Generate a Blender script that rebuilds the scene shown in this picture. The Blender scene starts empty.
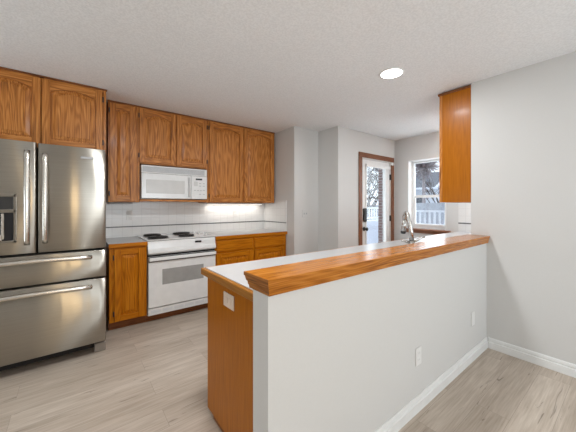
import bpy, bmesh, math, random
from mathutils import Vector, Matrix

random.seed(7)
S = bpy.context.scene
COL = S.collection

# ---------------------------------------------------------------- camera, world, light, exposure
F_PX, V0, YAW, EYE = 275.2, 205.5, 0.9081, 1.33
cam_d = bpy.data.cameras.new('camera'); cam = bpy.data.objects.new('camera', cam_d); COL.objects.link(cam)
cam.location = (0, 0, EYE)
cam.rotation_euler = (math.pi/2, 0, -(math.pi/2 - YAW))
cam_d.sensor_fit = 'HORIZONTAL'; cam_d.sensor_width = 36
cam_d.lens = F_PX/576*36
cam_d.shift_y = -(216 - V0)/576
cam_d.clip_start = 0.05; cam_d.clip_end = 200
S.camera = cam

S.view_settings.view_transform = 'Standard'
S.view_settings.look = 'None'
S.view_settings.gamma = 1
S.view_settings.use_curve_mapping = False
S.view_settings.exposure = 0.45

world = bpy.data.worlds.new('overcast_sky'); S.world = world; world.use_nodes = True
wn = world.node_tree.nodes; bg = wn['Background']
bg.inputs[0].default_value = (0.84, 0.91, 1.0, 1); bg.inputs[1].default_value = 1.3


def area(name, loc, direction, sx, sy, power, col=(1, 1, 1), portal=False, spread=None):
    d = bpy.data.lights.new(name, 'AREA'); d.shape = 'RECTANGLE'; d.size = sx; d.size_y = sy
    d.energy = power; d.color = col
    if portal: d.cycles.is_portal = True
    if spread: d.spread = spread
    o = bpy.data.objects.new(name, d); COL.objects.link(o); o.location = loc
    o.rotation_euler = Vector(direction).to_track_quat('-Z', 'Y').to_euler()
    return o


# fill added in the unseen rear window, tilted up at the ceiling
area('back_window_fill', (1.65, -3.1, 1.25), (0, 1, .9), 2.2, 2.0, 44, (0.86, 0.945, 1.0))
area('kitchen_left_fill', (-2.5, 2.6, 1.25), (1, -.2, .5), 1.4, 1.6, 22, (0.86, 0.945, 1.0))  # fill added at the left wall, which has no window here
# unseen warm dining lamp, stretched tall to add the streak on the fridge
area('dining_streak_lamp', (.03, -1.6, 1.25), (0, 1, 0), .12, 1.7, 8, (1, .74, .42))
area('daylight_hall_window', (4.90, 2.19, 1.5), (-1, 0, .15), .5, 1.1, 4.0, (.90, .96, 1.0))
area('daylight_glazed_door', (4.10, 2.99, 1.2), (0, -1, .15), .5, 1.6, 4, (.90, .96, 1.0))
# sky portals at the hall window and at the glazed door
area('window_portal', (4.86, 2.21, 1.52), (-1, 0, 0), 0.6, 1.15, 1, portal=True)
area('door_portal', (4.08, 2.95, 1.2), (0, -1, 0), 0.6, 1.7, 1, portal=True)

# ---------------------------------------------------------------- materials
def new_mat(name):
    m = bpy.data.materials.new(name); m.use_nodes = True
    nt = m.node_tree; p = nt.nodes['Principled BSDF']
    return m, nt, p


def plain(name, col, rough=0.5, metal=0.0, noise=0.0, coat=0.0, spec=0.5):
    m, nt, p = new_mat(name)
    p.inputs['Roughness'].default_value = rough; p.inputs['Metallic'].default_value = metal
    p.inputs['Coat Weight'].default_value = coat; p.inputs['Specular IOR Level'].default_value = spec
    tc = nt.nodes.new('ShaderNodeTexCoord'); n = nt.nodes.new('ShaderNodeTexNoise')
    n.inputs['Scale'].default_value = 14; n.inputs['Detail'].default_value = 3
    nt.links.new(tc.outputs['Object'], n.inputs['Vector'])
    r = nt.nodes.new('ShaderNodeValToRGB'); k = 0.03 + noise
    r.color_ramp.elements[0].position = 0.3; r.color_ramp.elements[1].position = 0.7
    r.color_ramp.elements[0].color = [c*(1-k) for c in col] + [1]
    r.color_ramp.elements[1].color = [min(1, c*(1+k)) for c in col] + [1]
    nt.links.new(n.outputs['Fac'], r.inputs['Fac']); nt.links.new(r.outputs['Color'], p.inputs['Base Color'])
    return m


def painted(name, col, rough=0.6, scale=220, bump=0.06, dist=0.002, var=0.02):
    m, nt, p = new_mat(name)
    p.inputs['Roughness'].default_value = rough; p.inputs['Specular IOR Level'].default_value = 0.3
    tc = nt.nodes.new('ShaderNodeTexCoord')
    n = nt.nodes.new('ShaderNodeTexNoise'); n.inputs['Scale'].default_value = scale; n.inputs['Detail'].default_value = 2
    nt.links.new(tc.outputs['Object'], n.inputs['Vector'])
    b = nt.nodes.new('ShaderNodeBump'); b.inputs['Strength'].default_value = bump; b.inputs['Distance'].default_value = dist
    nt.links.new(n.outputs['Fac'], b.inputs['Height']); nt.links.new(b.outputs['Normal'], p.inputs['Normal'])
    r = nt.nodes.new('ShaderNodeValToRGB')
    r.color_ramp.elements[0].position = 0.35; r.color_ramp.elements[1].position = 0.65
    r.color_ramp.elements[0].color = [c*(1-var) for c in col] + [1]
    r.color_ramp.elements[1].color = [min(1, c*(1+var)) for c in col] + [1]
    nt.links.new(n.outputs['Fac'], r.inputs['Fac']); nt.links.new(r.outputs['Color'], p.inputs['Base Color'])
    return m


def oak(name, axis, dark, mid, light, rough=0.33, coat=0.25, ring=1.0, sc=9.0, spec=0.3):
    """varnished oak; the grain runs along the given axis (0 x, 1 y, 2 z)"""
    m, nt, p = new_mat(name); L = nt.links.new; N = nt.nodes.new
    tc = N('ShaderNodeTexCoord'); oi = N('ShaderNodeObjectInfo')
    mul = N('ShaderNodeMath'); mul.operation = 'MULTIPLY'; mul.inputs[1].default_value = 37.0
    L(oi.outputs['Random'], mul.inputs[0])
    add = N('ShaderNodeVectorMath'); add.operation = 'ADD'
    L(tc.outputs['Object'], add.inputs[0]); L(mul.outputs[0], add.inputs[1])

    def stretched(s, al, detail, dist=0.0):
        mp = N('ShaderNodeMapping'); v = [s, s, s]; v[axis] = al; mp.inputs['Scale'].default_value = v
        n = N('ShaderNodeTexNoise'); n.inputs['Scale'].default_value = 1; n.inputs['Detail'].default_value = detail
        n.inputs['Distortion'].default_value = dist
        L(add.outputs[0], mp.inputs['Vector']); L(mp.outputs[0], n.inputs['Vector'])
        return n.outputs['Fac']
    big = stretched(sc, 1.1, 1.5, 0.2)
    a = N('ShaderNodeMath'); a.operation = 'MULTIPLY'; a.inputs[1].default_value = 75
    L(big, a.inputs[0])
    s = N('ShaderNodeMath'); s.operation = 'SINE'; L(a.outputs[0], s.inputs[0])
    s2 = N('ShaderNodeMath'); s2.operation = 'MULTIPLY_ADD'; s2.inputs[1].default_value = 0.105*ring; s2.inputs[2].default_value = 0.0
    L(s.outputs[0], s2.inputs[0])
    fine = stretched(150, 4.0, 3)
    fi = N('ShaderNodeMath'); fi.operation = 'MULTIPLY_ADD'; fi.inputs[1].default_value = 0.95; fi.inputs[2].default_value = 0.045
    L(fine, fi.inputs[0])
    tot = N('ShaderNodeMath'); tot.operation = 'ADD'; L(s2.outputs[0], tot.inputs[0]); L(fi.outputs[0], tot.inputs[1])
    r = N('ShaderNodeValToRGB'); cr = r.color_ramp
    cr.elements[0].position = 0.22; cr.elements[0].color = list(dark) + [1]
    cr.elements[1].position = 0.80; cr.elements[1].color = list(light) + [1]
    e = cr.elements.new(0.5); e.color = list(mid) + [1]
    L(tot.outputs[0], r.inputs['Fac']); L(r.outputs['Color'], p.inputs['Base Color'])
    p.inputs['Roughness'].default_value = rough; p.inputs['Coat Weight'].default_value = coat
    p.inputs['Coat Roughness'].default_value = 0.15; p.inputs['Specular IOR Level'].default_value = spec
    b = N('ShaderNodeBump'); b.inputs['Strength'].default_value = 0.12; b.inputs['Distance'].default_value = 0.001
    L(tot.outputs[0], b.inputs['Height']); L(b.outputs['Normal'], p.inputs['Normal'])
    return m


D_, M_, L_ = (0.19, 0.062, 0.009), (0.46, 0.164, 0.030), (0.66, 0.285, 0.072)
OAK_V = oak('oak_vertical_grain', 2, D_, M_, L_, rough=.4, coat=.06)
OAK_H = oak('oak_horizontal_grain', 0, D_, M_, L_, rough=.4, coat=.06)
OAK_END = oak('oak_veneer_panel', 2, (0.27, 0.080, 0.002), (0.385, 0.116, 0.002), (0.45, 0.148, 0.006), ring=0.4, sc=14, coat=.06, spec=.16)
OAK_BASE_V = oak('oak_base_vertical_grain', 2, (0.24, 0.065, 0.002), (0.48, 0.148, 0.003), (0.60, 0.22, 0.012), rough=.4, coat=.03, spec=.15)
OAK_BASE_H = oak('oak_base_horizontal_grain', 0, (0.24, 0.065, 0.002), (0.48, 0.148, 0.003), (0.60, 0.22, 0.012), ring=0.5, rough=.4, coat=.03, spec=.15)
OAK_BAR = oak('oak_bar_top', 0, (0.20, 0.058, 0.005), (0.42, 0.142, 0.016), (0.57, 0.23, 0.040), rough=0.2, coat=0.07, ring=1.1, sc=16, spec=.2)
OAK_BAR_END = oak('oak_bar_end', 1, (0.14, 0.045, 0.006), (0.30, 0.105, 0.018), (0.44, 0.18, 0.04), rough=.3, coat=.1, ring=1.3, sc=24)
OAK_TRIM = oak('stained_door_casing', 2, (0.10, 0.035, 0.015), (0.20, 0.075, 0.033), (0.28, 0.115, 0.055))
OAK_SILL = oak('stained_sill', 1, (0.10, 0.035, 0.015), (0.20, 0.075, 0.033), (0.28, 0.115, 0.055))
DARKWOOD = oak('toe_board_wood', 0, (0.10, 0.034, 0.012), (0.22, 0.075, 0.024), (0.30, 0.12, 0.042), rough=0.5, coat=0.0)

WALL = painted('wall_paint', (0.638, 0.630, 0.612), 0.7, 160, 0.05, 0.0015, 0.008)
CEIL = painted('ceiling_texture', (0.855, 0.86, 0.865), 0.85, 75, 0.55, 0.006, 0.05)
TRIM = plain('white_trim_paint', (0.78, 0.78, 0.765), 0.4)
DOORW = plain('door_white_paint', (0.76, 0.75, 0.73), 0.4)
VINYL = plain('white_vinyl', (0.86, 0.86, 0.85), 0.4)
COUNTER = plain('white_laminate', (0.48, 0.48, 0.48), 0.28)
WHITE = plain('white_enamel', (0.80, 0.80, 0.79), 0.18, coat=0.3)
WHITE2 = plain('white_plastic', (0.74, 0.735, 0.72), 0.35)
PLATE = plain('white_cover_plate', (0.75, 0.745, 0.73), 0.4)
BEIGE = plain('beige_cover_plate', (0.74, 0.60, 0.49), 0.4)
GREYVENT = plain('grey_vent_plastic', (0.47, 0.48, 0.49), 0.5)
GREYGLASS = plain('grey_oven_glass', (0.36, 0.355, 0.34), 0.15, noise=0.02)
MWGLASS = plain('pale_microwave_window', (0.63, 0.62, 0.60), 0.25)
BLACK = plain('black_iron', (0.015, 0.014, 0.013), 0.45)
BLACKP = plain('black_plastic', (0.012, 0.012, 0.012), 0.3)
PAN = plain('dark_drip_pan', (0.10, 0.095, 0.09), 0.3, 0.6)
CHROME = plain('brushed_nickel', (0.58, 0.565, 0.54), 0.26, 1.0)
GAP = plain('dark_gap', (0.012, 0.010, 0.009), 0.8)
SNOW = plain('snow', (0.82, 0.85, 0.92), 0.8)
RAILW = plain('white_railing_paint', (0.80, 0.82, 0.85), 0.6)
BARK = plain('dark_bark', (0.085, 0.07, 0.065), 0.9, noise=0.2)
TWIG = plain('purple_grey_twigs', (0.33, 0.29, 0.30), 0.9, noise=0.2)
ROOFM = plain('dark_shingles', (0.17, 0.18, 0.21), 0.9, noise=0.1)
SIDING = plain('grey_siding', (0.66, 0.69, 0.74), 0.8)
DARKGLASS = plain('dark_window_glass', (0.05, 0.055, 0.07), 0.15)
FENCED = plain('dark_fence', (0.22, 0.23, 0.26), 0.8, noise=0.08)
FENCEM = plain('weathered_fence', (0.44, 0.455, 0.49), 0.8, noise=0.08)


def emit(name, col, strength):
    m, nt, p = new_mat(name)
    p.inputs['Base Color'].default_value = (*col, 1)
    p.inputs['Emission Color'].default_value = (*col, 1); p.inputs['Emission Strength'].default_value = strength
    return m


LAMPGLOW = emit('lamp_lens', (1, 0.985, 0.95), 9.0)
STRIPGLOW = emit('strip_lamp_lens', (1, 0.95, 0.88), 1.2)


def steel():
    m, nt, p = new_mat('brushed_stainless_steel'); N = nt.nodes.new; L = nt.links.new
    p.inputs['Metallic'].default_value = 1.0
    tc = N('ShaderNodeTexCoord'); mp = N('ShaderNodeMapping'); mp.inputs['Scale'].default_value = (2, 2, 260)
    n = N('ShaderNodeTexNoise'); n.inputs['Scale'].default_value = 1; n.inputs['Detail'].default_value = 3
    L(tc.outputs['Object'], mp.inputs['Vector']); L(mp.outputs[0], n.inputs['Vector'])
    r = N('ShaderNodeValToRGB')
    r.color_ramp.elements[0].color = (0.36, 0.33, 0.285, 1); r.color_ramp.elements[1].color = (0.46, 0.43, 0.375, 1)
    L(n.outputs['Fac'], r.inputs['Fac']); L(r.outputs['Color'], p.inputs['Base Color'])
    p.inputs['Roughness'].default_value = 0.29
    p.inputs['Anisotropic'].default_value = 1.0; p.inputs['Anisotropic Rotation'].default_value = 0.25
    tg = N('ShaderNodeTangent'); tg.direction_type = 'RADIAL'; tg.axis = 'Z'
    L(tg.outputs[0], p.inputs['Tangent'])
    mp2 = N('ShaderNodeMapping'); mp2.inputs['Scale'].default_value = (9, 9, 0.9)
    n2 = N('ShaderNodeTexNoise'); n2.inputs['Scale'].default_value = 1; n2.inputs['Detail'].default_value = 1
    L(tc.outputs['Object'], mp2.inputs['Vector']); L(mp2.outputs[0], n2.inputs['Vector'])
    b = N('ShaderNodeBump'); b.inputs['Strength'].default_value = 0.10; b.inputs['Distance'].default_value = 0.02
    L(n2.outputs['Fac'], b.inputs['Height']); L(b.outputs['Normal'], p.inputs['Normal'])
    return m


STEEL = steel()


def tile_mat():
    m, nt, p = new_mat('white_square_tile'); N = nt.nodes.new; L = nt.links.new
    tc = N('ShaderNodeTexCoord'); sp = N('ShaderNodeSeparateXYZ'); cb = N('ShaderNodeCombineXYZ')
    L(tc.outputs['Object'], sp.inputs[0])
    ad = N('ShaderNodeMath'); ad.operation = 'ADD'; L(sp.outputs['X'], ad.inputs[0]); L(sp.outputs['Y'], ad.inputs[1])
    L(ad.outputs[0], cb.inputs['X'])
    zz = N('ShaderNodeMath'); zz.operation = 'SUBTRACT'; zz.inputs[1].default_value = 0.072; L(sp.outputs['Z'], zz.inputs[0])
    L(zz.outputs[0], cb.inputs['Y'])
    br = N('ShaderNodeTexBrick'); br.offset = 0.0; br.squash = 1.0
    br.inputs['Scale'].default_value = 1; br.inputs['Brick Width'].default_value = 0.110; br.inputs['Row Height'].default_value = 0.110
    br.inputs['Mortar Size'].default_value = 0.0024; br.inputs['Mortar Smooth'].default_value = 0.3; br.inputs['Bias'].default_value = 0
    br.inputs['Color1'].default_value = (0.78, 0.775, 0.76, 1); br.inputs['Color2'].default_value = (0.76, 0.755, 0.74, 1)
    br.inputs['Mortar'].default_value = (0.66, 0.655, 0.64, 1)
    L(cb.outputs[0], br.inputs['Vector']); L(br.outputs['Color'], p.inputs['Base Color'])
    p.inputs['Roughness'].default_value = 0.2
    b = N('ShaderNodeBump'); b.invert = True; b.inputs['Strength'].default_value = 0.25; b.inputs['Distance'].default_value = 0.002
    L(br.outputs['Fac'], b.inputs['Height']); L(b.outputs['Normal'], p.inputs['Normal'])
    return m


TILE = tile_mat()
STRIPE = plain('dark_grey_liner_tile', (0.13, 0.13, 0.13), 0.3)


def floor_mat():
    m, nt, p = new_mat('grey_beige_plank_floor'); N = nt.nodes.new; L = nt.links.new
    tc = N('ShaderNodeTexCoord')
    br = N('ShaderNodeTexBrick'); br.offset = 0.37; br.offset_frequency = 2
    br.inputs['Scale'].default_value = 1; br.inputs['Brick Width'].default_value = 1.22; br.inputs['Row Height'].default_value = 0.178
    br.inputs['Mortar Size'].default_value = 0.0012; br.inputs['Mortar Smooth'].default_value = 0.1; br.inputs['Bias'].default_value = 0
    br.inputs['Color1'].default_value = (0.0, 0.0, 0.0, 1); br.inputs['Color2'].default_value = (1, 1, 1, 1)
    br.inputs['Mortar'].default_value = (0.0, 0.0, 0.0, 1)
    mpb = N('ShaderNodeMapping'); mpb.inputs['Location'].default_value = (0.31, 0.035, 0)
    L(tc.outputs['Object'], mpb.inputs['Vector']); L(mpb.outputs[0], br.inputs['Vector'])
    # grain, shifted from plank to plank
    sh = N('ShaderNodeVectorMath'); sh.operation = 'SCALE'; sh.inputs['Scale'].default_value = 9.0
    L(br.outputs['Color'], sh.inputs[0])
    ad = N('ShaderNodeVectorMath'); ad.operation = 'ADD'; L(tc.outputs['Object'], ad.inputs[0]); L(sh.outputs[0], ad.inputs[1])

    def ns(sx, sy, det, dist=0):
        mp = N('ShaderNodeMapping'); mp.inputs['Scale'].default_value = (sx, sy, 1)
        n = N('ShaderNodeTexNoise'); n.inputs['Scale'].default_value = 1; n.inputs['Detail'].default_value = det; n.inputs['Distortion'].default_value = dist
        L(ad.outputs[0], mp.inputs['Vector']); L(mp.outputs[0], n.inputs['Vector']); return n.outputs['Fac']
    g1 = ns(2.2, 14, 5, 0.6); g2 = ns(5, 110, 3); g3 = ns(2.6, 24, 3, 1.6)

    def mth(op, a, b):
        x = N('ShaderNodeMath'); x.operation = op
        for i, v in enumerate((a, b)):
            if isinstance(v, (int, float)): x.inputs[i].default_value = v
            else: L(v, x.inputs[i])
        return x.outputs[0]
    sepc = N('ShaderNodeSeparateColor'); L(br.outputs['Color'], sepc.inputs[0])
    t = mth('ADD', mth('MULTIPLY', g1, 0.46), mth('MULTIPLY', g2, 0.46))
    t = mth('ADD', t, mth('MULTIPLY', mth('SUBTRACT', sepc.outputs[0], 0.5), 0.11))
    r = N('ShaderNodeValToRGB'); cr = r.color_ramp
    cr.elements[0].position = 0.29; cr.elements[0].color = (0.385, 0.315, 0.25, 1)
    cr.elements[1].position = 0.64; cr.elements[1].color = (0.60, 0.52, 0.44, 1)
    e = cr.elements.new(0.46); e.color = (0.485, 0.405, 0.330, 1)
    L(t, r.inputs['Fac'])
    # dark knots and cracks
    kr = N('ShaderNodeValToRGB'); kr.color_ramp.elements[0].position = 0.27; kr.color_ramp.elements[1].position = 0.335
    kr.color_ramp.elements[0].color = (0.42, 0.40, 0.38, 1); kr.color_ramp.elements[1].color = (1, 1, 1, 1)
    L(g3, kr.inputs['Fac'])
    mx = N('ShaderNodeMix'); mx.data_type = 'RGBA'; mx.blend_type = 'MULTIPLY'; mx.inputs[0].default_value = 0.85
    L(r.outputs['Color'], mx.inputs[6]); L(kr.outputs['Color'], mx.inputs[7])
    mx2 = N('ShaderNodeMix'); mx2.data_type = 'RGBA'; mx2.blend_type = 'MIX'
    mx2.inputs[7].default_value = (0.22, 0.175, 0.14, 1)
    fm = mth('MULTIPLY', br.outputs['Fac'], 0.45); L(fm, mx2.inputs[0]); L(mx.outputs[2], mx2.inputs[6])
    L(mx2.outputs[2], p.inputs['Base Color'])
    p.inputs['Roughness'].default_value = 0.45; p.inputs['Specular IOR Level'].default_value = 0.35
    return m


FLOOR = floor_mat()


def brick_mat():
    m, nt, p = new_mat('dark_red_brick'); N = nt.nodes.new; L = nt.links.new
    tc = N('ShaderNodeTexCoord'); sp = N('ShaderNodeSeparateXYZ'); cb = N('ShaderNodeCombineXYZ')
    L(tc.outputs['Object'], sp.inputs[0])
    ad = N('ShaderNodeMath'); ad.operation = 'ADD'; L(sp.outputs['X'], ad.inputs[0]); L(sp.outputs['Y'], ad.inputs[1])
    L(ad.outputs[0], cb.inputs['X']); L(sp.outputs['Z'], cb.inputs['Y'])
    br = N('ShaderNodeTexBrick'); br.inputs['Scale'].default_value = 1; br.inputs['Brick Width'].default_value = 0.21; br.inputs['Row Height'].default_value = 0.07
    br.inputs['Mortar Size'].default_value = 0.008
    br.inputs['Color1'].default_value = (0.15, 0.085, 0.075, 1); br.inputs['Color2'].default_value = (0.22, 0.13, 0.115, 1); br.inputs['Mortar'].default_value = (0.38, 0.36, 0.36, 1)
    L(cb.outputs[0], br.inputs['Vector']); L(br.outputs['Color'], p.inputs['Base Color']); p.inputs['Roughness'].default_value = 0.85
    return m


BRICK = brick_mat()


def glass_mat():
    m = bpy.data.materials.new('window_glass'); m.use_nodes = True; nt = m.node_tree; nt.nodes.clear()
    o = nt.nodes.new('ShaderNodeOutputMaterial'); mix = nt.nodes.new('ShaderNodeMixShader')
    t = nt.nodes.new('ShaderNodeBsdfTransparent'); g = nt.nodes.new('ShaderNodeBsdfGlossy')
    t.inputs[0].default_value = (0.93, 0.95, 0.96, 1); g.inputs['Roughness'].default_value = 0.02
    mix.inputs[0].default_value = 0.07
    nt.links.new(t.outputs[0], mix.inputs[1]); nt.links.new(g.outputs[0], mix.inputs[2]); nt.links.new(mix.outputs[0], o.inputs[0])
    return m


GLASS = glass_mat()

# ---------------------------------------------------------------- mesh helpers
class MB:
    """collects shapes in world coordinates; build() links them as ONE mesh object"""
    def __init__(s): s.bm = bmesh.new()

    def _mi(s, before, mi):
        if mi:
            for f in s.bm.faces:
                if f not in before: f.material_index = mi

    def box(s, x0, x1, y0, y1, z0, z1, bev=0.0, mi=0, seg=1):
        b = bmesh.new()
        vs = [b.verts.new((x, y, z)) for x in (x0, x1) for y in (y0, y1) for z in (z0, z1)]
        for q in ((0, 1, 3, 2), (4, 6, 7, 5), (0, 4, 5, 1), (2, 3, 7, 6), (0, 2, 6, 4), (1, 5, 7, 3)):
            b.faces.new([vs[i] for i in q])
        if bev: bmesh.ops.bevel(b, geom=b.edges[:], offset=bev, segments=seg, affect='EDGES', profile=0.5)
        s.merge(b, mi); return s

    def merge(s, b, mi=0):
        bmesh.ops.recalc_face_normals(b, faces=b.faces[:])
        mp = {v: s.bm.verts.new(v.co) for v in b.verts}
        for f in b.faces:
            nf = s.bm.faces.new([mp[v] for v in f.verts]); nf.material_index = mi; nf.smooth = f.smooth
        b.free()

    def prism(s, pts, vec, mi=0, bev=0.0):
        """a closed polygon of 3D points, extruded along vec"""
        b = bmesh.new(); v = Vector(vec)
        lo = [b.verts.new(p) for p in pts]; hi = [b.verts.new(Vector(p)+v) for p in pts]; n = len(pts)
        b.faces.new(lo); b.faces.new(hi[::-1])
        for i in range(n): b.faces.new((lo[i], lo[(i+1) % n], hi[(i+1) % n], hi[i]))
        if bev: bmesh.ops.bevel(b, geom=b.edges[:], offset=bev, segments=1, affect='EDGES')
        s.merge(b, mi); return s

    def loft(s, loops, mi=0, cap=True, closed=True, smooth=False):
        b = bmesh.new(); rows = [[b.verts.new(p) for p in lp] for lp in loops]; n = len(loops[0])
        for a, c in zip(rows, rows[1:]):
            for i in range(n if closed else n-1):
                f = b.faces.new((a[i], a[(i+1) % n], c[(i+1) % n], c[i])); f.smooth = smooth
        if cap: b.faces.new(rows[0][::-1]); b.faces.new(rows[-1])
        s.merge(b, mi); return s

    def tube(s, path, rad, n=10, mi=0, flat=None):
        P = [Vector(p) for p in path]; R = rad if isinstance(rad, (list, tuple)) else [rad]*len(P)
        loops = []; up = None
        for i, p in enumerate(P):
            t = (P[min(i+1, len(P)-1)] - P[max(i-1, 0)]).normalized()
            if up is None:
                up = Vector((0, 0, 1)) if abs(t.z) < 0.9 else Vector((1, 0, 0))
            a = t.cross(up).normalized(); c = a.cross(t).normalized(); up = c
            loops.append([p + (a*math.cos(k*2*math.pi/n) + c*math.sin(k*2*math.pi/n))*R[i] for k in range(n)])
        return s.loft(loops, mi, smooth=True)

    def cyl(s, c, axis, r, h, n=24, mi=0, r2=None):
        c = Vector(c); a = Vector(axis).normalized()
        return s.tube2([c, c+a*h], [r, r if r2 is None else r2], n, mi)

    def tube2(s, path, rad, n, mi):
        P = [Vector(p) for p in path]; t = (P[1]-P[0]).normalized()
        up = Vector((0, 0, 1)) if abs(t.z) < 0.9 else Vector((1, 0, 0)); a = t.cross(up).normalized(); c = a.cross(t)
        loops = [[p + (a*math.cos(k*2*math.pi/n) + c*math.sin(k*2*math.pi/n))*r for k in range(n)] for p, r in zip(P, rad)]
        b = bmesh.new(); rows = [[b.verts.new(q) for q in lp] for lp in loops]
        for x, y in zip(rows, rows[1:]):
            for i in range(n):
                f = b.faces.new((x[i], x[(i+1) % n], y[(i+1) % n], y[i])); f.smooth = True
        b.faces.new(rows[0][::-1]); b.faces.new(rows[-1]); s.merge(b, mi); return s

    def ring(s, c, axis, R, r, n=28, m=8, mi=0):
        c = Vector(c); a = Vector(axis).normalized(); up = Vector((0, 0, 1)) if abs(a.z) < 0.9 else Vector((1, 0, 0))
        u = a.cross(up).normalized(); v = a.cross(u); b = bmesh.new(); rows = []
        for i in range(n):
            th = 2*math.pi*i/n; d = u*math.cos(th) + v*math.sin(th)
            rows.append([b.verts.new(c + d*(R + r*math.cos(2*math.pi*k/m)) + a*r*math.sin(2*math.pi*k/m)) for k in range(m)])
        for i in range(n):
            for k in range(m):
                f = b.faces.new((rows[i][k], rows[(i+1) % n][k], rows[(i+1) % n][(k+1) % m], rows[i][(k+1) % m])); f.smooth = True
        s.merge(b, mi); return s

    def build(s, name, mat, parent=None):
        me = bpy.data.meshes.new(name)
        o = bpy.data.objects.new(name, me); COL.objects.link(o)
        org = Vector((0, 0, 0)); q = parent
        while q is not None: org = org + Vector(q.location); q = q.parent
        for v in s.bm.verts: v.co -= org
        bmesh.ops.recalc_face_normals(s.bm, faces=s.bm.faces[:])
        s.bm.to_mesh(me); s.bm.free()
        for m in (mat if isinstance(mat, (list, tuple)) else [mat]): me.materials.append(m)
        if parent is not None: o.parent = parent
        return o


def struct(name, mb, mat):
    o = mb.build(name, mat); o['kind'] = 'structure'; return o


def thing(name, label, cat, loc, group=None):
    o = bpy.data.objects.new(name, None); COL.objects.link(o); o.location = loc; o.empty_display_size = 0.1
    return tag(o, label, cat, group)


def tag(o, label, cat, group=None):
    o['label'] = label; o['category'] = cat
    if group: o['group'] = group
    return o


def one(name, mb, mat, label, cat, group=None):
    return tag(mb.build(name, mat), label, cat, group)


# ---------------------------------------------------------------- room shell
H = 2.524
XR, YP = 3.066, 0.891            # right wall plane, front plane of the half wall
XS, YA, XB, YD, XW = 2.625, 3.21, 3.125, 2.785, 4.66
YK, XL, YBK = 4.03, -2.6, -3.2

struct('floor', MB().box(XL-.1, XW+.15, YBK-.1, YK+.1, -0.06, 0), FLOOR)
struct('ceiling', MB().box(XL-.1, XW+.15, YBK-.1, YK+.1, H, H+0.08), CEIL)
struct('wall_kitchen', MB().box(XL-.1, XS, YK, YK+.1, 0, H), WALL)
struct('wall_niche', MB().box(XS, XB, YA, YK+.1, 0, H), WALL)
w = MB()                                                 # door wall, opening for the glazed door
w.box(XB, 3.70, YD, YD+.16, 0, H).box(4.535, XW+.15, YD, YD+.16, 0, H).box(3.70, 4.535, YD, YD+.16, 2.115, H)
w.box(XB, XB+.12, YD+.16, YA+.1, 0, H)
struct('wall_door', w, WALL)
w = MB()                                                 # wall with the hall window
w.box(XW, XW+.15, 2.527, YD, 0, H).box(XW, XW+.15, 0.9, 1.895, 0, H)
w.box(XW, XW+.15, 1.895, 2.527, 0, 0.905).box(XW, XW+.15, 1.895, 2.527, 2.116, H)
struct('wall_window', w, WALL)
w = MB().box(XR, XR+.115, YBK, 0.9, 0, H).box(XR, XW, 0.9, 1.02, 0, H)
struct('wall_right', w, WALL)
struct('wall_peninsula', MB().box(0.597, XR-.001, YP, 1.004, 0, 0.978), WALL)
w = MB()
w.box(XL-.1, 0.25, YBK-.12, YBK, 0, H).box(2.85, XR+.115, YBK-.12, YBK, 0, H)
w.box(0.25, 2.85, YBK-.12, YBK, 0, 0.2).box(0.25, 2.85, YBK-.12, YBK, 2.28, H)
struct('wall_back', w, WALL)
w = MB()
w.box(XL-.1, XL, YBK, -1.9, 0, H).box(XL-.1, XL, 0.1, YK, 0, H).box(XL-.1, XL, -1.9, 0.1, 0, 0.5).box(XL-.1, XL, -1.9, 0.1, 2.2, H)
struct('wall_left', w, WALL)

def base_profile(d0, hgt=0.098):
    """(offset from the wall, height) outline of the colonial baseboard"""
    return [(0, 0), (d0, 0), (d0, hgt*0.60), (d0*0.45, hgt*0.64), (d0*0.45, hgt*0.70), (d0*0.75, hgt*0.74), (d0*0.62, hgt*0.90), (d0*0.35, hgt), (0, hgt)]

w = MB().prism([(0.595, YP-a, z) for a, z in base_profile(0.013)], (XR-0.596, 0, 0))
struct('baseboard_peninsula', w, TRIM)
w = MB().prism([(XR-a, YP-0.014, z) for a, z in base_profile(0.013)], (0, YBK-YP+0.02, 0))
struct('baseboard_right', w, TRIM)
w = MB().prism([(XS+.002, YA-a, z) for a, z in base_profile(0.013)], (XB-XS-.004, 0, 0))
struct('baseboard_niche', w, TRIM)
w = MB().prism([(XB, YD-a, z) for a, z in base_profile(0.013)], (3.615-XB, 0, 0))
struct('baseboard_hall', w, TRIM)

# tiled backsplash
w = MB().box(0.25, XS-.001, YK-.008, YK-.0005, 0.93, 1.405)
w.box(XS-.008, XS-.0005, 3.392, YK-.009, 0.93, 1.408)
struct('trim_1', w, TILE)
w = MB().box(0.25, XS-.010, YK-.011, YK-.0085, 1.053, 1.067).box(XS-.011, XS-.0085, 3.392, YK-.012, 1.053, 1.067)
struct('trim_2', w, STRIPE)
w = MB().box(XW-.008, XW-.0005, 1.021, 1.718, 0.93, 1.40)
struct('trim_3', w, TILE)
w = MB().box(XW-.011, XW-.0085, 1.021, 1.718, 1.052, 1.070)
struct('trim_4', w, STRIPE)

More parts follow.
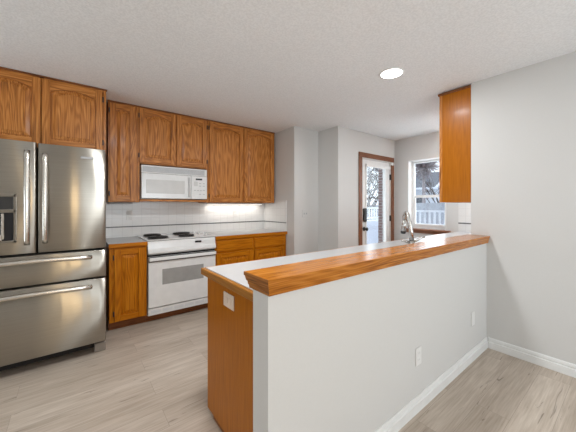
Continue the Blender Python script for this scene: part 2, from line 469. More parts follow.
# hall window: drywall return, vinyl frame, sashes, glass, stained stool
o = struct('window_1', MB().box(4.765, 4.81, 1.897, 1.937, .93, 2.114, .003).box(4.765, 4.81, 2.468, 2.525, .93, 2.114, .003)
           .box(4.775, 4.81, 1.937, 2.468, 2.07, 2.114, .003).box(4.775, 4.81, 1.937, 2.468, .93, .985, .003), VINYL)
f = MB().box(4.765, 4.80, 1.937, 2.468, 1.465, 1.51, .003).box(4.765, 4.795, 1.937, 1.962, .985, 1.465, .002).box(4.765, 4.795, 2.450, 2.468, .985, 1.465, .002).box(4.765, 4.795, 1.962, 2.450, .985, 1.012, .002)
f.build('lower_sash', VINYL, o)
MB().box(4.785, 4.789, 1.93, 2.48, .98, 2.08).build('glass_pane', GLASS, o)
w = MB()
w.box(4.661, 4.765, 2.515, 2.5265, .93, 2.115).box(4.661, 4.765, 1.8955, 1.907, .93, 2.115).box(4.661, 4.765, 1.907, 2.515, 2.104, 2.1155)
w.build('window_reveal', VINYL, o)
struct('trim_5', MB().box(4.590, 4.764, 1.83, 2.58, .907, .932, .004).box(4.622, 4.659, 1.85, 2.56, .862, .9065, .003), OAK_SILL)

# glazed hall door: casing, slab, glass
w = MB()
w.box(3.606, 3.690, YD-.018, YD-.0005, 0, 2.115, .004).box(4.53, 4.62, YD-.018, YD-.0005, 0, 2.115, .004)
struct('trim_6', w, OAK_TRIM)
struct('trim_7', MB().box(3.606, 4.62, YD-.018, YD-.0005, 2.115, 2.195, .004), oak('stained_head_casing', 0, (0.10, 0.035, 0.015), (0.20, 0.075, 0.033), (0.28, 0.115, 0.055)))
w = MB().box(3.7005, 3.716, YD, YD+.155, 0, 2.114).box(4.519, 4.5345, YD, YD+.155, 0, 2.114).box(3.716, 4.519, YD, YD+.155, 2.10, 2.114)
struct('trim_8', w, DOORW)
dx0, dx1, gx0, gx1, gz0, gz1 = 3.72, 4.515, 3.835, 4.40, 0.30, 1.99
d = MB().box(dx0, gx0, YD+.012, YD+.056, .01, 2.095, .002).box(gx1, dx1, YD+.012, YD+.056, .01, 2.095, .002)
d.box(gx0, gx1, YD+.012, YD+.056, .01, gz0, .002).box(gx0, gx1, YD+.012, YD+.056, gz1, 2.095, .002)
door = struct('door_1', d, DOORW)
MB().box(gx0, gx1, YD+.032, YD+.037, gz0, gz1).build('glass_pane', GLASS, door)
b = MB().box(gx0-.028, gx0, YD+.004, YD+.011, gz0-.028, gz1+.028, .002).box(gx1, gx1+.028, YD+.004, YD+.011, gz0-.028, gz1+.028, .002)
b.box(gx0, gx1, YD+.004, YD+.011, gz1, gz1+.028, .002).box(gx0, gx1, YD+.004, YD+.011, gz0-.028, gz0, .002)
b.build('glazing_bead', DOORW, door)
MB().box(3.80, 4.50, YD-.022, YD+.0035, 1.972, 2.022, .004).build('shade_valance', DOORW, door)
h = MB().box(3.730, 3.815, YD-.006, YD+.0115, 1.065, 1.285, .02, seg=3)
h.box(3.752, 3.790, YD-.014, YD-.006, 1.17, 1.25, .003)
h.build('keypad_lock', BLACK, door)
k = MB().cyl((3.762, YD+.0115, .945), (0, -1, 0), .033, .010).cyl((3.762, YD+.002, .945), (0, -1, 0), .012, .035)
k.tube([(3.762, YD-.033, .945), (3.762, YD-.042, .945), (3.762, YD-.056, .945), (3.762, YD-.066, .945)], [.016, .028, .029, .015], 16)
k.build('door_knob', BLACK, door)
for z in (1.84, 1.10, .30):
    MB().box(4.508, 4.532, YD-.004, YD+.0115, z-.05, z+.05, .002).cyl((4.520, YD-.010, z-.052), (0, 0, 1), .008, .104, 10).build('hinge', BLACK, door)
MB().box(4.50, 4.575, YD-.034, YD-.0185, 2.055, 2.105, .003).build('closer_bracket', TRIM, door)

# ---------------------------------------------------------------- cabinets
def door_front(parent, x0, x1, z0, z1, yf, arch, mv, mh, panel_name='door_panel', st=0.058, hinge=None, th=0.02, sgn=1, name='door'):
    """a raised panel door in the x/z plane, its face at yf; sgn=1 faces -y"""
    Y = lambda d: yf + sgn*d
    xa, xb, za, zb = x0+st, x1-st, z0+st, z1-st
    wid = xb - xa; rise = min(0.045, wid*0.16) if arch else 0.0
    n = 14 if arch else 1

    def top(x, ins=0.0):
        if not arch: return zb - ins
        t = (x - (xa+xb)/2)/(wid/2)
        t = max(-1, min(1, t))
        return zb - rise*(t*t) - ins*0.98
    m = MB()
    def bx(a, b_, c, d_, mi): m.box(a, b_, min(Y(0), Y(th)), max(Y(0), Y(th)), c, d_, .0025, mi)
    bx(x0, xa-.0006, z0, z1, 0); bx(xb+.0006, x1, z0, z1, 0)
    bx(xa, xb, z0, za, 1)
    xs = [xa + wid*i/n for i in range(n+1)]
    poly = [(xa, Y(0.0004), z1-.001), (xb, Y(0.0004), z1-.001)] + [(x, Y(0.0004), top(x)) for x in reversed(xs)]
    m.prism(poly, (0, sgn*(th-.0004), 0), 1)
    dr = m.build(name, [mv, mh], parent)

    def outline(ins, dep):
        a, b_ = xa+ins, xb-ins
        q = [(a, Y(dep), za+ins), (b_, Y(dep), za+ins)]
        for i in range(n+1):
            x = b_ - (b_-a)*i/n
            xo = xb - wid*i/n
            q.append((x, Y(dep), top(xo, ins)))
        return q
    p = MB().loft([outline(.0008, th-.001), outline(.0008, .0165), outline(.013, .0165), outline(.015, .012), outline(.042, .005), outline(.044, .0025)])
    p.build(panel_name, mv, dr)
    if hinge:
        for hz in (z0+.085, z1-.085):
            hx = x0-.005 if hinge == 'l' else x1+.005
            hb = MB().box(hx-.006, hx+.006, min(Y(-.004), Y(.010)), max(Y(-.004), Y(.010)), hz-.027, hz+.027, .002)
            hb.build('hinge', BLACK, dr)
    return dr


def slab_front(parent, x0, x1, z0, z1, yf, mat, name='drawer'):
    m = MB()
    m.loft([[(x0, yf+.02, z0), (x1, yf+.02, z0), (x1, yf+.02, z1), (x0, yf+.02, z1)],
            [(x0, yf+.007, z0), (x1, yf+.007, z0), (x1, yf+.007, z1), (x0, yf+.007, z1)],
            [(x0+.010, yf, z0+.010), (x1-.010, yf, z0+.010), (x1-.010, yf, z1-.010), (x0+.010, yf, z1-.010)]])
    return m.build(name, mat, parent)


YU = 3.70                                  # face frames of the wall cabinets (doors stand 2 cm proud)
ZT, ZB = 2.519, 1.370
def frame(parent, x0, x1, z0, z1, y, stiles, rails, mv, mh):
    m = MB()
    for a, b in stiles: m.box(a, b, y, y+.02, z0, z1, .001, 0)
    for a, b, c, d in rails: m.box(a, b, y+.0005, y+.02, c, d, 0, 1)
    return m.build('face_frame', [mv, mh], parent)

def carcass(parent, x0, x1, y0, y1, z0, z1, mat=OAK_V):
    return MB().box(x0, x1, y0, y1, z0, z1).build('carcass', mat, parent)

def crown(parent, x0, x1, y, z=ZT):
    return MB().box(x0, x1+(.006 if x1 < .3 else 0), y-.012, y+.019, z-.010, z+.004, .002).build('top_moulding', DARKWOOD, parent)

# over the fridge
c = thing('wall_cabinet', 'deep two-door oak cabinet above the stainless fridge', 'cabinet', (-0.21, 3.7, 1.85), 'oak wall cabinets')
carcass(c, -.70, .268, 3.411, 4.02, 1.865, ZT-.001)
frame(c, -.70, .268, 1.865, ZT, 3.39, [(-.70, -.67), (.243, .268)], [(-.67, -.245, ZT-.03, ZT-.001), (-.67, -.245, 1.866, 1.905), (-.215, .243, ZT-.03, ZT-.001), (-.215, .243, 1.866, 1.905)], OAK_V, OAK_H)
door_front(c, -.685, -.2355, 1.885, 2.493, 3.37, True, OAK_V, OAK_H, hinge='l')
door_front(c, -.2275, .235, 1.885, 2.493, 3.37, True, OAK_V, OAK_H, hinge='r')
crown(c, -.70, .270, 3.39)

# narrow cabinet beside the fridge
c = thing('wall_cabinet', 'narrow one-door oak wall cabinet between fridge cabinet and microwave', 'cabinet', (.455, 3.86, ZB), 'oak wall cabinets')
carcass(c, .312, .602, 3.721, 4.02, ZB, ZT-.001)
frame(c, .312, .602, ZB, ZT, YU, [(.312, .340), (.572, .602)], [(.340, .572, ZT-.03, ZT-.001), (.340, .572, ZB+.001, ZB+.04)], OAK_V, OAK_H)
door_front(c, .326, .583, ZB+.012, ZT-.025, 3.68, True, OAK_V, OAK_H, hinge='l')
crown(c, .305, .602, YU)

# cabinet over the microwave; its side panels run down either side of the oven
c = thing('wall_cabinet', 'oak wall cabinet with two short doors over the white microwave', 'cabinet', (1.04, 3.86, ZB), 'oak wall cabinets')
carcass(c, .604, 1.474, 3.721, 4.02, 1.835, ZT-.001)
frame(c, .604, 1.474, 1.835, ZT, YU, [(.604, .634), (1.032, 1.062), (1.450, 1.474)], [(.634, 1.032, ZT-.03, ZT-.001), (1.062, 1.45, ZT-.03, ZT-.001), (.634, 1.032, 1.836, 1.862), (1.062, 1.45, 1.836, 1.862)], OAK_V, OAK_H)
MB().box(.604, .628, YU, 4.02, ZB, 1.834, .001).build('side_panel', OAK_V, c)
MB().box(1.452, 1.474, YU, 4.02, ZB, 1.834, .001).build('side_panel', OAK_V, c)
MB().box(.629, 1.451, 3.665, 4.02, ZB+.010, ZB+.036, .002).build('bottom_shelf', OAK_H, c)
door_front(c, .624, 1.040, 1.848, ZT-.025, 3.68, True, OAK_V, OAK_H, hinge='l')
door_front(c, 1.054, 1.452, 1.848, ZT-.025, 3.68, True, OAK_V, OAK_H, hinge='r')
crown(c, .602, 1.474, YU)

# tall pair at the right end
c = thing('wall_cabinet', 'wide two-door oak wall cabinet at the right end above the right counter', 'cabinet', (2.05, 3.86, ZB), 'oak wall cabinets')
carcass(c, 1.476, 2.603, 3.721, 4.02, ZB, ZT-.001)
frame(c, 1.476, 2.603, ZB, ZT, YU, [(1.476, 1.505), (2.010, 2.045), (2.560, 2.603)], [(1.505, 2.01, ZT-.03, ZT-.001), (2.045, 2.56, ZT-.03, ZT-.001), (1.505, 2.01, ZB+.001, ZB+.04), (2.045, 2.56, ZB+.001, ZB+.04)], OAK_V, OAK_H)
door_front(c, 1.492, 2.018, ZB+.012, ZT-.025, 3.68, True, OAK_V, OAK_H, hinge='l')
door_front(c, 2.036, 2.572, ZB+.012, ZT-.025, 3.68, True, OAK_V, OAK_H)
crown(c, 1.476, 2.603, YU)

# cabinet on the stub wall by the hall
c = thing('wall_cabinet', 'oak wall cabinet seen side-on, right of the hall window', 'cabinet', (3.5, 1.17, 1.362), 'oak wall cabinets')
MB().box(3.068, 3.95, 1.022, 1.288, 1.362, 2.488, .001).build('carcass', OAK_END, c)
MB().box(3.068, 3.95, 1.289, 1.316, 1.362, 2.488, .001).build('face_frame', OAK_V, c)
MB().box(3.060, 3.96, 1.022, 1.330, 2.488, 2.512, .004).build('top_moulding', DARKWOOD, c)

# base cabinets left and right of the range
YF = 3.40
c = thing('base_cabinet', 'narrow oak base cabinet with one door between fridge and range', 'cabinet', (.47, 3.7, 0), 'oak base cabinets')
carcass(c, .295, .648, YF+.021, 4.015, .10, .884, OAK_BASE_V)
frame(c, .295, .648, .10, .884, YF, [(.295, .350), (.612, .648)], [(.35, .612, .862, .884), (.35, .612, .101, .125)], OAK_BASE_V, OAK_BASE_H)
MB().box(.295, .648, 3.475, 3.49, .002, .099).build('toe_board', DARKWOOD, c)
door_front(c, .338, .620, .108, .868, 3.38, False, OAK_BASE_V, OAK_BASE_H, hinge='l')

c = thing('base_cabinet', 'oak base cabinet with two drawers over two doors right of the range', 'cabinet', (2.04, 3.7, 0), 'oak base cabinets')
carcass(c, 1.452, 2.612, YF+.021, 4.015, .10, .884, OAK_BASE_V)
frame(c, 1.452, 2.612, .10, .884, YF, [(1.452, 1.48), (2.005, 2.05), (2.555, 2.612)], [(1.48, 2.005, .862, .884), (2.05, 2.555, .862, .884), (1.48, 2.005, .69, .735), (2.05, 2.555, .69, .735), (1.48, 2.005, .101, .125), (2.05, 2.555, .101, .125)], OAK_BASE_V, OAK_BASE_H)
MB().box(1.452, 2.612, 3.475, 3.49, .002, .099).build('toe_board', DARKWOOD, c)
slab_front(c, 1.472, 2.010, .722, .868, 3.38, OAK_BASE_H)
slab_front(c, 2.042, 2.565, .722, .868, 3.38, OAK_BASE_H)
door_front(c, 1.472, 2.010, .108, .700, 3.38, False, OAK_BASE_V, OAK_BASE_H)
door_front(c, 2.042, 2.565, .108, .700, 3.38, False, OAK_BASE_V, OAK_BASE_H)

def countertop(name, label, x0, x1, y0, y1, edges, loc):
    t = thing(name, label, 'countertop', loc)
    MB().box(x0, x1, y0, y1, .886, .930, .002).build('slab', COUNTER, t)
    for (a, b, c_, d_, m) in edges:
        MB().box(a, b, c_, d_, .886, .927, .003).build('wood_edge', m, t)
    return t

countertop('countertop', 'short white countertop with oak edge between fridge and range', .287, .652, 3.393, 4.018, [(.287, .652, 3.374, 3.3925, OAK_BASE_H)], (.47, 3.7, .886))
countertop('countertop', 'white countertop with oak edge to the right of the range', 1.450, 2.614, 3.393, 4.018, [(1.450, 2.622, 3.374, 3.3925, OAK_BASE_H)], (2.03, 3.7, .886))
OAK_Y = oak('oak_crosswise_grain', 1, (0.20, 0.075, 0.010), (0.335, 0.128, 0.016), (0.43, 0.185, 0.030), ring=0.5)
countertop('countertop', 'long white peninsula countertop behind the raised oak bar', .674, 4.648, 1.006, 1.728, [(.650, .6735, 1.006, 1.749, OAK_Y), (.674, 4.648, 1.7285, 1.749, OAK_BASE_H)], (2.6, 1.36, .886))

c = thing('peninsula_cabinet', 'oak end cabinet of the peninsula with a plain veneered side panel', 'cabinet', (1.8, 1.36, 0))
MB().box(.683, .701, 1.006, 1.718, .032, .884, .0015).build('end_panel', OAK_END, c)
MB().box(.702, 4.64, 1.024, 1.695, .10, .884).build('carcass', OAK_V, c)
MB().box(.690, 4.64, 1.03, 1.640, .001, .031).build('toe_board', DARKWOOD, c)
for i in range(6):
    door_front(c, .72+i*.64, .72+i*.64+.60, .11, .868, 1.716, False, OAK_BASE_V, OAK_BASE_H, sgn=-1)

# raised bar: board over a stepped moulding
lv = [(1.047, 0.002), (1.045, 0), (1.030, 0), (1.029, .003), (1.026, .003), (1.010, .006), (1.008, .009), (0.994, .010), (0.992, .012), (0.980, .013)]
ax0, ay0, ay1 = .580, .864, 1.054
loops = [[(ax0+i, ay0+i, z), (XR-.003, ay0+i, z), (XR-.003, ay1-i*1.9, z), (ax0+i, ay1-i*1.9, z)] for z, i in lv]
one('bar_top', MB().loft(loops), OAK_BAR, 'raised glossy oak bar ledge capping the white half wall', 'bar top')
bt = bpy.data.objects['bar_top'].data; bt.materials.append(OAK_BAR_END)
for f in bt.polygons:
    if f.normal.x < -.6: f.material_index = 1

# ---------------------------------------------------------------- refrigerator
fr = thing('refrigerator', 'stainless steel french door refrigerator with two bottom drawers', 'refrigerator', (-.227, 3.3, 0))
FY = 2.95
MB().box(-.680, .226, 3.045, 3.96, .09, 1.80, .004).build('body', plain('dark_grey_fridge_side', (.10, .10, .10), .5), fr)
MB().box(-.680, .226, 3.02, 3.044, .11, 1.80).build('door_gasket', GAP, fr)

def bowed(x0, x1, z0, z1, mat, name, depth=.062, bow=.008):
    """door skin, slightly convex, with rounded side edges"""
    w = x1-x0; prof = [(x0, FY+depth)]; r = .014
    for k in range(5):
        a = math.pi/2*k/4; prof.append((x0+r-r*math.cos(a), FY+bow+r-r*math.sin(a)))
    n = 22
    for k in range(1, n):
        t = k/n; x = x0+r+(w-2*r)*t; prof.append((x, FY+bow-bow*math.sin(math.pi*t)))
    for k in range(5):
        a = math.pi/2*(1-k/4); prof.append((x1-r+r*math.cos(a), FY+bow+r-r*math.sin(a)))
    prof.append((x1, FY+depth))
    m = MB(); b = bmesh.new()
    lv = [(z0, .004), (z0+.004, 0), (z1-.004, 0), (z1, .004)]
    rows = [[b.verts.new((x, y+(i if y < FY+depth-.001 else 0), z)) for x, y in prof] for z, i in lv]
    for a, c_ in zip(rows, rows[1:]):
        for i in range(len(prof)-1):
            f = b.faces.new((a[i], a[i+1], c_[i+1], c_[i])); f.smooth = True
        b.faces.new((a[-1], a[0], c_[0], c_[-1]))
    b.faces.new(rows[0][::-1]); b.faces.new(rows[-1])
    m.merge(b)
    return m.build(name, mat, fr)

LX0, MX, RX1 = -.686, -.227, .233
dl = bowed(LX0, MX-.004, .953, 1.832, STEEL, 'door')
dr = bowed(MX+.004, RX1, .953, 1.828, STEEL, 'door')
d1 = bowed(LX0, RX1, .700, .935, STEEL, 'drawer', bow=.003)
d2 = bowed(LX0, RX1, .120, .684, STEEL, 'drawer', bow=.003)
HANDLE = plain('polished_handle_steel', (.66, .63, .575), .26, 1.0)

def handle_v(x, z0, z1, door):
    m = MB(); yy = FY-.052
    path = [(x, yy+.006, z0), (x, yy-.004, z0+.03)] + [(x, yy-.012*math.sin(math.pi*t/8)-.004, z0+.03+(z1-z0-.06)*t/8) for t in range(1, 8)] + [(x, yy-.004, z1-.03), (x, yy+.006, z1)]
    m.tube(path, .0185, 14)
    for z in (z0+.06, z1-.06): m.cyl((x, yy+.004, z), (0, 1, 0), .010, .055, 10)
    m.build('handle', HANDLE, door)

def handle_h(x0, x1, z, door, dip):
    m = MB(); yy = FY-.050
    path = [(x0, yy+.012, z-dip)] + [(x0+(x1-x0)*t/16, yy-.010*math.sin(math.pi*t/16), z-dip+dip*math.sin(math.pi*t/16)) for t in range(1, 16)] + [(x1, yy+.012, z-dip)]
    m.tube(path, .0185, 14)
    for x in (x0+.05, x1-.05): m.cyl((x, yy+.004, z-dip*.7), (0, 1, 0), .010, .055, 10)
    m.build('handle', HANDLE, door)

handle_v(-.280, 1.03, 1.752, dl)
handle_v(-.176, 1.035, 1.738, dr)
handle_h(-.575, .125, .897, d1, .012)
handle_h(-.575, .125, .641, d2, .012)

# ice and water dispenser in the left door
m = MB()
x0, x1, z0, z1 = -.635, -.343, 1.045, 1.418
for q in ((x0, x1, z1-.022, z1), (x0, x1, 1.275, 1.300), (x0, x0+.02, z0, z1), (x1-.018, x1, z0, z1), (x0, x1, z0, z0+.018)):
    m.box(q[0], q[1], FY-.010, FY+.012, q[2], q[3], .003)
dp = m.build('dispenser_frame', STEEL, fr)
MB().box(x0+.02, x1-.018, FY-.006, FY+.010, 1.300, z1-.022).build('display', BLACK, dp)
m = MB().box(x0+.02, x1-.018, FY-.002, FY+.010, z0+.018, 1.275)
m.build('dispenser_recess', plain('dark_recess', (.018, .017, .018), .6, spec=.2), dp)
MB().box(-.55, -.43, FY-.020, FY-.003, 1.13, 1.262, .006).build('dispenser_lever', plain('dark_lever', (.035, .035, .04), .45), dp)
MB().box(-.425, -.408, FY-.022, FY-.003, 1.075, 1.27, .003).build('chute_edge', HANDLE, dp)
MB().box(x0+.025, x1-.075, FY-.026, FY-.003, z0+.018, z0+.065, .004).build('drip_tray', HANDLE, dp)
# small grey badge on the right door and the feet
m = MB().box(.050, .140, FY-.0035, FY+.012, 1.732, 1.752, .002)
m.build('badge', plain('grey_badge', (.36, .36, .37), .4, .4), dr)
m = MB().box(-.66, .21, 3.075, 3.10, .035, .10); m.build('toe_grille', GAP, fr)
for xx in (-.66, .150):
    MB().box(xx, xx+.085, 3.03, 3.12, .002, .082, .006).build('foot_cover', plain('grey_foot', (.30, .27, .24), .4, .5), fr)
MB().box(.150, .225, 2.985, 3.04, 1.8005, 1.826, .004).build('hinge_cover', GREYVENT, fr)

# ---------------------------------------------------------------- range
rg = thing('range', 'white electric range with coil burners between the base cabinets', 'range', (1.05, 3.7, 0))
rx0, rx1 = .656, 1.446
MB().box(rx0+.004, rx1-.004, 3.43, 4.015, .0845, .905).build('body', WHITE2, rg)
MB().box(rx0-.007, rx1+.005, 3.472, 3.487, .002, .084).build('plinth', DARKWOOD, rg)
prof = [(3.43, .770), (3.372, .776), (3.352, .792), (3.352, .812), (3.376, .840), (3.384, .90), (3.392, .924), (3.43, .924)]
MB().prism([(rx0, y, z) for y, z in prof], (rx1-rx0, 0, 0), bev=.002).build('control_console', WHITE, rg)
ct = MB().box(rx0-.012, rx1+.012, 3.385, 4.013, .9305, .941, .003)
ct.build('cooktop', WHITE, rg)
for bx, by, R in ((.80, 3.86, .095), (.80, 3.555, .105), (1.165, 3.86, .105), (1.135, 3.555, .085)):
    m = MB()
    m.loft([[(bx+q*math.cos(a*math.pi/16), by+q*math.sin(a*math.pi/16), z) for a in range(32)] for q, z in ((R+.014, .9415), (R+.010, .947), (R-.004, .944), (.02, .942))], smooth=True)
    pan = m.build('burner_pan', PAN, rg)
    m = MB()
    for k in range(4): m.ring((bx, by, .954), (0, 0, 1), R*(1-k*.23), .0075, 30, 8)
    m.box(bx-R, bx+R, by-.003, by+.003, .9465, .9495); m.build('coil', BLACK, pan)
for i, (kx, ky) in enumerate(((1.345, 3.90), (1.40, 3.80), (1.345, 3.70), (1.40, 3.60))):
    MB().cyl((kx, ky, .9412), (0, 0, 1), .022, .016, 18, r2=.018).box(kx-.004, kx+.004, ky-.018, ky+.018, .957, .966, .002).build('knob', WHITE2, rg)
MB().box(1.185, 1.262, 3.372, 3.389, .873, .896, .002).build('clock_display', BLACKP, rg)
dv = MB().box(rx0+.003, rx1-.003, 3.362, 3.428, .182, .752, .004).build('oven_door', WHITE, rg)
MB().box(.803, 1.285, 3.3595, 3.370, .426, .603, .002).build('oven_window', GREYGLASS, dv)
MB().box(rx0+.004, rx1-.004, 3.3595, 3.3635, .693, .7518).build('handle_shade', BLACKP, dv)  # black strip in place of the shade lines around the handle
m = MB().box(rx0+.006, rx1-.006, 3.328, 3.353, .708, .746, .007, seg=2)
for x in (rx0+.03, rx1-.06): m.box(x, x+.03, 3.345, 3.361, .712, .742, .002)
m.build('handle', plain('white_handle', (.84, .84, .83), .2, coat=.3), dv)
MB().box(rx0+.003, rx1-.003, 3.390, 3.428, .7525, .7695).build('gap_shade', GAP, rg)  # near-black filler in place of the shade between console and door
m = MB().box(rx0+.003, rx1-.003, 3.374, 3.428, .094, .170, .003)
vp = m.build('vent_strip', WHITE2, rg)
m = MB()
for k in range(6):
    a = rx0+.03+k*.125
    m.box(a, a+.105, 3.3725, 3.3745, .120, .150)
m.build('vent_slot', plain('pale_slot', (.66, .665, .67), .5), vp)

# ---------------------------------------------------------------- microwave
mw = thing('microwave', 'white over-the-range microwave under the short cabinet doors', 'microwave', (1.04, 3.84, 1.408))
mx0, mx1, mz0, mz1, my = .637, 1.440, 1.412, 1.816, 3.645
MB().box(mx0, mx1, my+.03, 4.015, mz0, mz1, .003).build('body', WHITE2, mw)
m = MB().box(mx0, mx1, my, my+.029, 1.722, mz1, .004)
vg = m.build('vent_panel', WHITE, mw)
m = MB()
for k in range(7): m.box(mx0+.012, mx1-.035, my-.0025, my+.002, 1.735+k*.0098, 1.7423+k*.0098)
m.build('vent_grille', GREYVENT, vg)
md = MB().box(mx0, 1.222, my-.006, my+.029, mz0+.004, 1.719, .005).build('door', WHITE, mw)
MB().box(.690, 1.140, my-.0085, my+.001, 1.480, 1.645, .002).build('window', MWGLASS, md)
m = MB().box(1.186, 1.206, my-.0235, my-.007, 1.440, 1.695, .005)
m.build('handle', plain('grey_handle', (.55, .55, .55), .4), md)
cp = MB().box(1.226, mx1, my-.004, my+.029, mz0+.004, 1.719, .004).build('control_panel', WHITE, mw)
MB().box(1.285, 1.372, my-.006, my, 1.668, 1.690, .001).build('display', BLACKP, cp)
BTN = plain('grey_button', (.52, .52, .52), .5)
MB().box(1.262, 1.312, my-.0055, my, 1.588, 1.648, .001).build('keypad', plain('keypad_grey', (.60, .60, .585), .5), cp)
for bx, bz in ((1.345, 1.625), (1.395, 1.625), (1.345, 1.590), (1.395, 1.590), (1.275, 1.530), (1.315, 1.530), (1.355, 1.530), (1.395, 1.535), (1.345, 1.480), (1.395, 1.480)):
    MB().box(bx-.014, bx+.014, my-.0055, my, bz-.006, bz+.006, .001).build('button', BTN, cp)
MB().box(.70, .86, 3.72, 3.86, mz0-.004, mz0+.001).build('lamp_lens', GREYVENT, mw)

# ---------------------------------------------------------------- under cabinet lamps, downlights
def strip(x0, x1, label, lit):
    t = thing('under_cabinet_light', label, 'light', ((x0+x1)/2, 3.9, 1.34), 'strip lights under the wall cabinets')
    MB().box(x0, x1, 3.90, 3.985, 1.352, 1.369, .003).build('housing', plain('grey_strip_housing', (.45, .46, .47), .5), t)
    MB().box(x0+.01, x1-.01, 3.905, 3.98, 1.346, 1.3515, .001).build('lens', STRIPGLOW if lit else MWGLASS, t)
    return t
strip(.33, .585, 'unlit grey strip light under the narrow wall cabinet', False)
sl = strip(1.56, 2.50, 'lit strip light under the wide right wall cabinet', True)
area('strip_glow', (2.03, 3.94, 1.343), (0, 0, -1), .9, .06, 1.2, (1, .96, .90))

def downlight(x, y, label, power):
    t = thing('recessed_light', label, 'light', (x, y, H))
    MB().loft([[(x+q*math.cos(a*math.pi/20), y+q*math.sin(a*math.pi/20), z) for a in range(40)] for q, z in ((.112, H-.001), (.110, H-.005), (.092, H-.009), (.088, H-.004))], smooth=True).build('trim_ring', VINYL, t)
    MB().cyl((x, y, H-.0025), (0, 0, -1), .0895, .004, 40).build('lens', LAMPGLOW, t)
    d = bpy.data.lights.new('downlight_and_fill', 'AREA'); d.shape = 'DISK'; d.size = .17; d.energy = power; d.color = (.93, .97, 1)
    o = bpy.data.objects.new('downlight_and_fill', d); COL.objects.link(o); o.location = (x, y, H-.012)
    return t
downlight(2.263, 1.382, 'lit round recessed ceiling light above the peninsula', 9)
def fill_beam(x, y, power):
    d = bpy.data.lights.new('downlight_and_fill', 'AREA'); d.shape = 'DISK'; d.size = .34; d.energy = power; d.color = (.93, .97, 1)
    o = bpy.data.objects.new('downlight_and_fill', d); COL.objects.link(o); o.location = (x, y, H-.012)
# unseen ceiling fill without fixtures, added to brighten the kitchen and the hall
for q in ((.62, 1.40, 22), (4.15, 1.22, 13)): fill_beam(*q)

# ---------------------------------------------------------------- outlets and switches
def outlet_y(x, z, y, label, group=None, w_=.070, h_=.115):
    """duplex outlet on a wall that faces -y"""
    t = thing('wall_outlet', label, 'outlet', (x, y, z), group)
    MB().box(x-w_/2, x+w_/2, y-.0062, y-.0004, z-h_/2, z+h_/2, .002).build('cover_plate', PLATE, t)
    for dz in (-.021, .021):
        r = MB().box(x-.0165, x+.0165, y-.0085, y-.0055, z+dz-.014, z+dz+.014, .001).build('receptacle', PLATE, t)
        MB().box(x-.007, x-.005, y-.0092, y-.0080, z+dz-.004, z+dz+.006).box(x+.005, x+.007, y-.0092, y-.0080, z+dz-.004, z+dz+.006).build('slot', GREYVENT, r)
    return t

outlet_y(1.768, .352, YP, 'white outlet on the half wall nearer the camera')
t = thing('wall_outlet', 'blank white cover plate on the half wall nearest the right corner', 'outlet', (2.711, YP, .355))
MB().box(2.676, 2.746, YP-.0062, YP-.0004, .298, .412, .002).build('cover_plate', PLATE, t)
outlet_y(.568, 1.205, YK-.008, 'white outlet in the tile beside the fridge')
outlet_y(2.07, 1.215, YK-.008, 'white outlet in the tile below the wide right cabinet')
t = thing('light_switch', 'white double light switch on the hall wall past the tile', 'switch', (2.84, YA, 1.205))
MB().box(2.782, 2.898, YA-.0062, YA-.0004, 1.147, 1.263, .002).build('cover_plate', WALL, t)
for x in (2.817, 2.863): MB().box(x-.006, x+.006, YA-.016, YA-.0055, 1.192, 1.218, .002).build('toggle', GREYVENT, t)
t = thing('wall_outlet', 'beige outlet on the oak end panel of the peninsula', 'outlet', (.683, 1.404, .80))
MB().box(.6762, .6827, 1.342, 1.466, .762, .842, .002).build('cover_plate', BEIGE, t)
for dy in (-.021, .021): MB().box(.6738, .6765, 1.404+dy-.014, 1.404+dy+.014, .786, .819, .001).build('receptacle', BEIGE, t)

# ---------------------------------------------------------------- faucet
fx, fy = 2.165, 1.14
fa = thing('faucet', 'brushed nickel pull-down kitchen faucet behind the bar ledge', 'faucet', (fx, fy, .930))
m = MB().cyl((fx, fy, .9305), (0, 0, 1), .030, .012, 24).cyl((fx, fy, .942), (0, 0, 1), .022, .10, 20)
m.build('base', CHROME, fa)
ux, uy = .69, .72                                 # the spout is turned along the bar
pth = [(fx, fy, 1.03), (fx-.012, fy+.004, 1.12), (fx-.022, fy+.010, 1.20)]
cx, cz, rr = .036, 1.218, .049
for k in range(0, 11):
    a = math.pi - math.pi*1.05*k/10
    q = .022 + (cx + rr*math.cos(a) + .013)
    pth.append((fx-.022+ux*(cx+rr*math.cos(a)+.013), fy+.010+uy*(cx+rr*math.cos(a)+.013)+.01, cz+rr*math.sin(a)))
MB().tube(pth, [.019]*2 + [.0165]*(len(pth)-2), 14).build('spout', CHROME, fa)
ex, ey, ez = pth[-1]
m = MB().tube([(ex, ey, ez), (ex+.002, ey+.006, ez-.05), (ex+.004, ey+.012, ez-.10)], [.0165, .018, .022], 14); sh = m.build('spray_head', CHROME, fa)
MB().tube([(ex+.004, ey+.012, ez-.1005), (ex+.005, ey+.014, ez-.118)], [.0225, .019], 14).build('nozzle', BLACKP, sh)
MB().tube([(fx, fy, 1.04), (fx+.03, fy-.022, 1.048), (fx+.06, fy-.045, 1.070), (fx+.085, fy-.06, 1.075)], [.014, .011, .009, .008], 10).build('lever', CHROME, fa)
MB().tube([(fx-.01, fy+.015, 1.03), (fx-.04, fy+.045, 1.040), (fx-.055, fy+.06, 1.042)], [.013, .010, .007], 10).build('side_spray', CHROME, fa)

# ---------------------------------------------------------------- outside: snowy yard, railing, trees, house
o = MB().box(4.9, 40, -12, 40, -.55, -.45).build('snow_ground', SNOW); o['kind'] = 'structure'
o = MB().box(XB+.2, 4.80, 2.96, 40, -.55, -.45).build('snow_yard', SNOW); o['kind'] = 'structure'

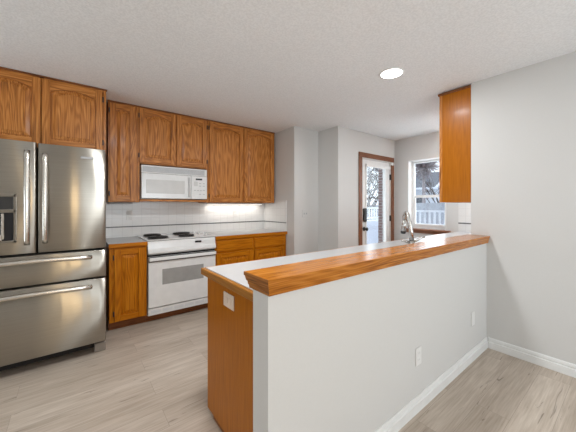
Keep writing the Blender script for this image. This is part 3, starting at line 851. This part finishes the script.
def railing(p0, p1, z0, z1, label, n):
    p0, p1 = Vector(p0), Vector(p1); d = (p1-p0); nrm = Vector((-d.y, d.x, 0)).normalized()
    t = thing('railing', label, 'railing', (p0.x, p0.y, -.449))
    def slab(a, b, w_, za, zb, mb):
        A = p0+d*a; B = p0+d*b; q = nrm*w_/2
        return mb.loft([[A-q+Vector((0, 0, z)), B-q+Vector((0, 0, z)), B+q+Vector((0, 0, z)), A+q+Vector((0, 0, z))] for z in (za, zb)])
    slab(0, 1, .09, z1-.05, z1, MB()).build('top_rail', RAILW, t)
    slab(0, 1, .06, z0, z0+.06, MB()).build('bottom_rail', RAILW, t)
    slab(0, 1, .05, -.449, z0-.02, MB()).build('skirt_board', SNOW, t)
    L = d.length
    for k in range(n):
        a = (k+.5)/n; hw = .022/L
        slab(a-hw, a+hw, .04, z0+.06, z1-.05, MB()).build('baluster', RAILW, t)
    for a in (0, .5, 1):
        slab(max(0, a-.05/L), min(1, a+.05/L), .10, -.449, z1+.06, MB()).build('post', RAILW, t)
railing((5.1, 5.8, 0), (8.9, 5.8, 0), .86, 1.27, 'white deck railing with balusters seen through the glazed door', 26)
railing((7.6, 1.6, 0), (7.6, 4.5, 0), .78, 1.20, 'white deck railing seen through the hall window', 22)

one('brick_column', MB().box(6.10, 6.26, 3.93, 4.10, -.449, 3.4, .004), BRICK, 'dark brick column seen through the glazed door', 'column')
one('privacy_fence', MB().box(9.6, 9.66, 1.0, 5.55, -.449, 1.42), FENCEM, 'grey board fence behind the railing in the window', 'fence')

def tree(base, hgt, seed, label, mat, levels=4, spread=.75, n0=5, lean=(0, 0), r0=.11):
    rnd = random.Random(seed); m = MB()
    def grow(p, d, L, r, lev):
        pts = [p]; q = p; dd = d
        for k in range(3):
            dd = (dd + Vector((rnd.uniform(-.22, .22), rnd.uniform(-.22, .22), rnd.uniform(-.08, .16)))).normalized(); q = q + dd*L/3; pts.append(q)
        m.tube(pts, [r, r*.87, r*.74, r*.6], 5 if lev > 1 else 7)
        if lev < levels:
            for k in range(n0 if lev == 0 else 4):
                a = rnd.uniform(0, 2*math.pi); s = spread*rnd.uniform(.7, 1.2)
                nd = (dd + Vector((math.cos(a)*s, math.sin(a)*s, rnd.uniform(-.1, .35)))).normalized()
                st = pts[rnd.choice((2, 3, 3))]
                grow(st, nd, L*rnd.uniform(.62, .8), r*.55, lev+1)
    grow(Vector(base), Vector((lean[0], lean[1], 1)).normalized(), hgt*.33, r0, 0)
    return one('bare_tree', m, mat, label, 'tree', 'bare winter trees')

one('privacy_fence', MB().box(12, 22, 12, 12.06, -.449, 1.36), FENCED, 'dark board fence behind the railing in the glazed door', 'fence')
tree((10.3, 7.35, -.449), 4.3, 3, 'bare dark-branched tree seen through the glazed door', BARK, 4, .9, 6, (.1, -.1), .12)
rnd = random.Random(5); m = MB()
m.tube([(11.6, 5.62, -.449), (11.62, 5.6, 1.2), (11.6, 5.62, 2.7)], [.10, .08, .05], 7)
for k in range(420):                       # dense crown of twigs
    th, u = rnd.uniform(0, 2*math.pi), rnd.uniform(-1, 1); q = math.sqrt(1-u*u)
    d = Vector((q*math.cos(th), q*math.sin(th), u)); c0 = Vector((11.6, 5.62, 3.0)) + d*rnd.uniform(.05, .45)
    e = c0 + (d + Vector((rnd.uniform(-.6, .6), rnd.uniform(-.6, .6), rnd.uniform(-.3, .6)))).normalized()*rnd.uniform(.15, .4)
    m.tube([c0, (c0+e)/2 + Vector((0, 0, .02)), e], [.020, .015, .008], 4)
one('bare_tree', m, TWIG, 'bushy purple-grey tree crown at the left of the window view', 'tree', 'bare winter trees')
tree((13.6, 5.75, -.449), 4.6, 23, 'thin bare tree at the right of the window view', BARK, 3, .8, 4, (0, -.1), .06)

hs = thing('house', 'neighbouring pale house with snow-edged dark roof in the window view', 'house', (18, 8.3, -.449))
MB().box(16.4, 20, 7.3, 9.5, -.449, 2.4).build('wall', SIDING, hs)
MB().prism([(15.9, 7.0, 2.3), (20.4, 7.0, 2.3), (18.1, 7.0, 3.45)], (0, 2.8, 0)).build('roof', ROOFM, hs)
MB().prism([(15.8, 6.85, 2.24), (18.1, 6.85, 3.42), (18.1, 6.85, 3.56), (15.75, 6.85, 2.36)], (0, .145, 0)).box(15.8, 15.89, 6.85, 9.8, 2.26, 2.36).build('snow_edge', SNOW, hs)
MB().box(16.35, 16.399, 8.0, 8.8, .9, 1.8).build('window', DARKGLASS, hs)
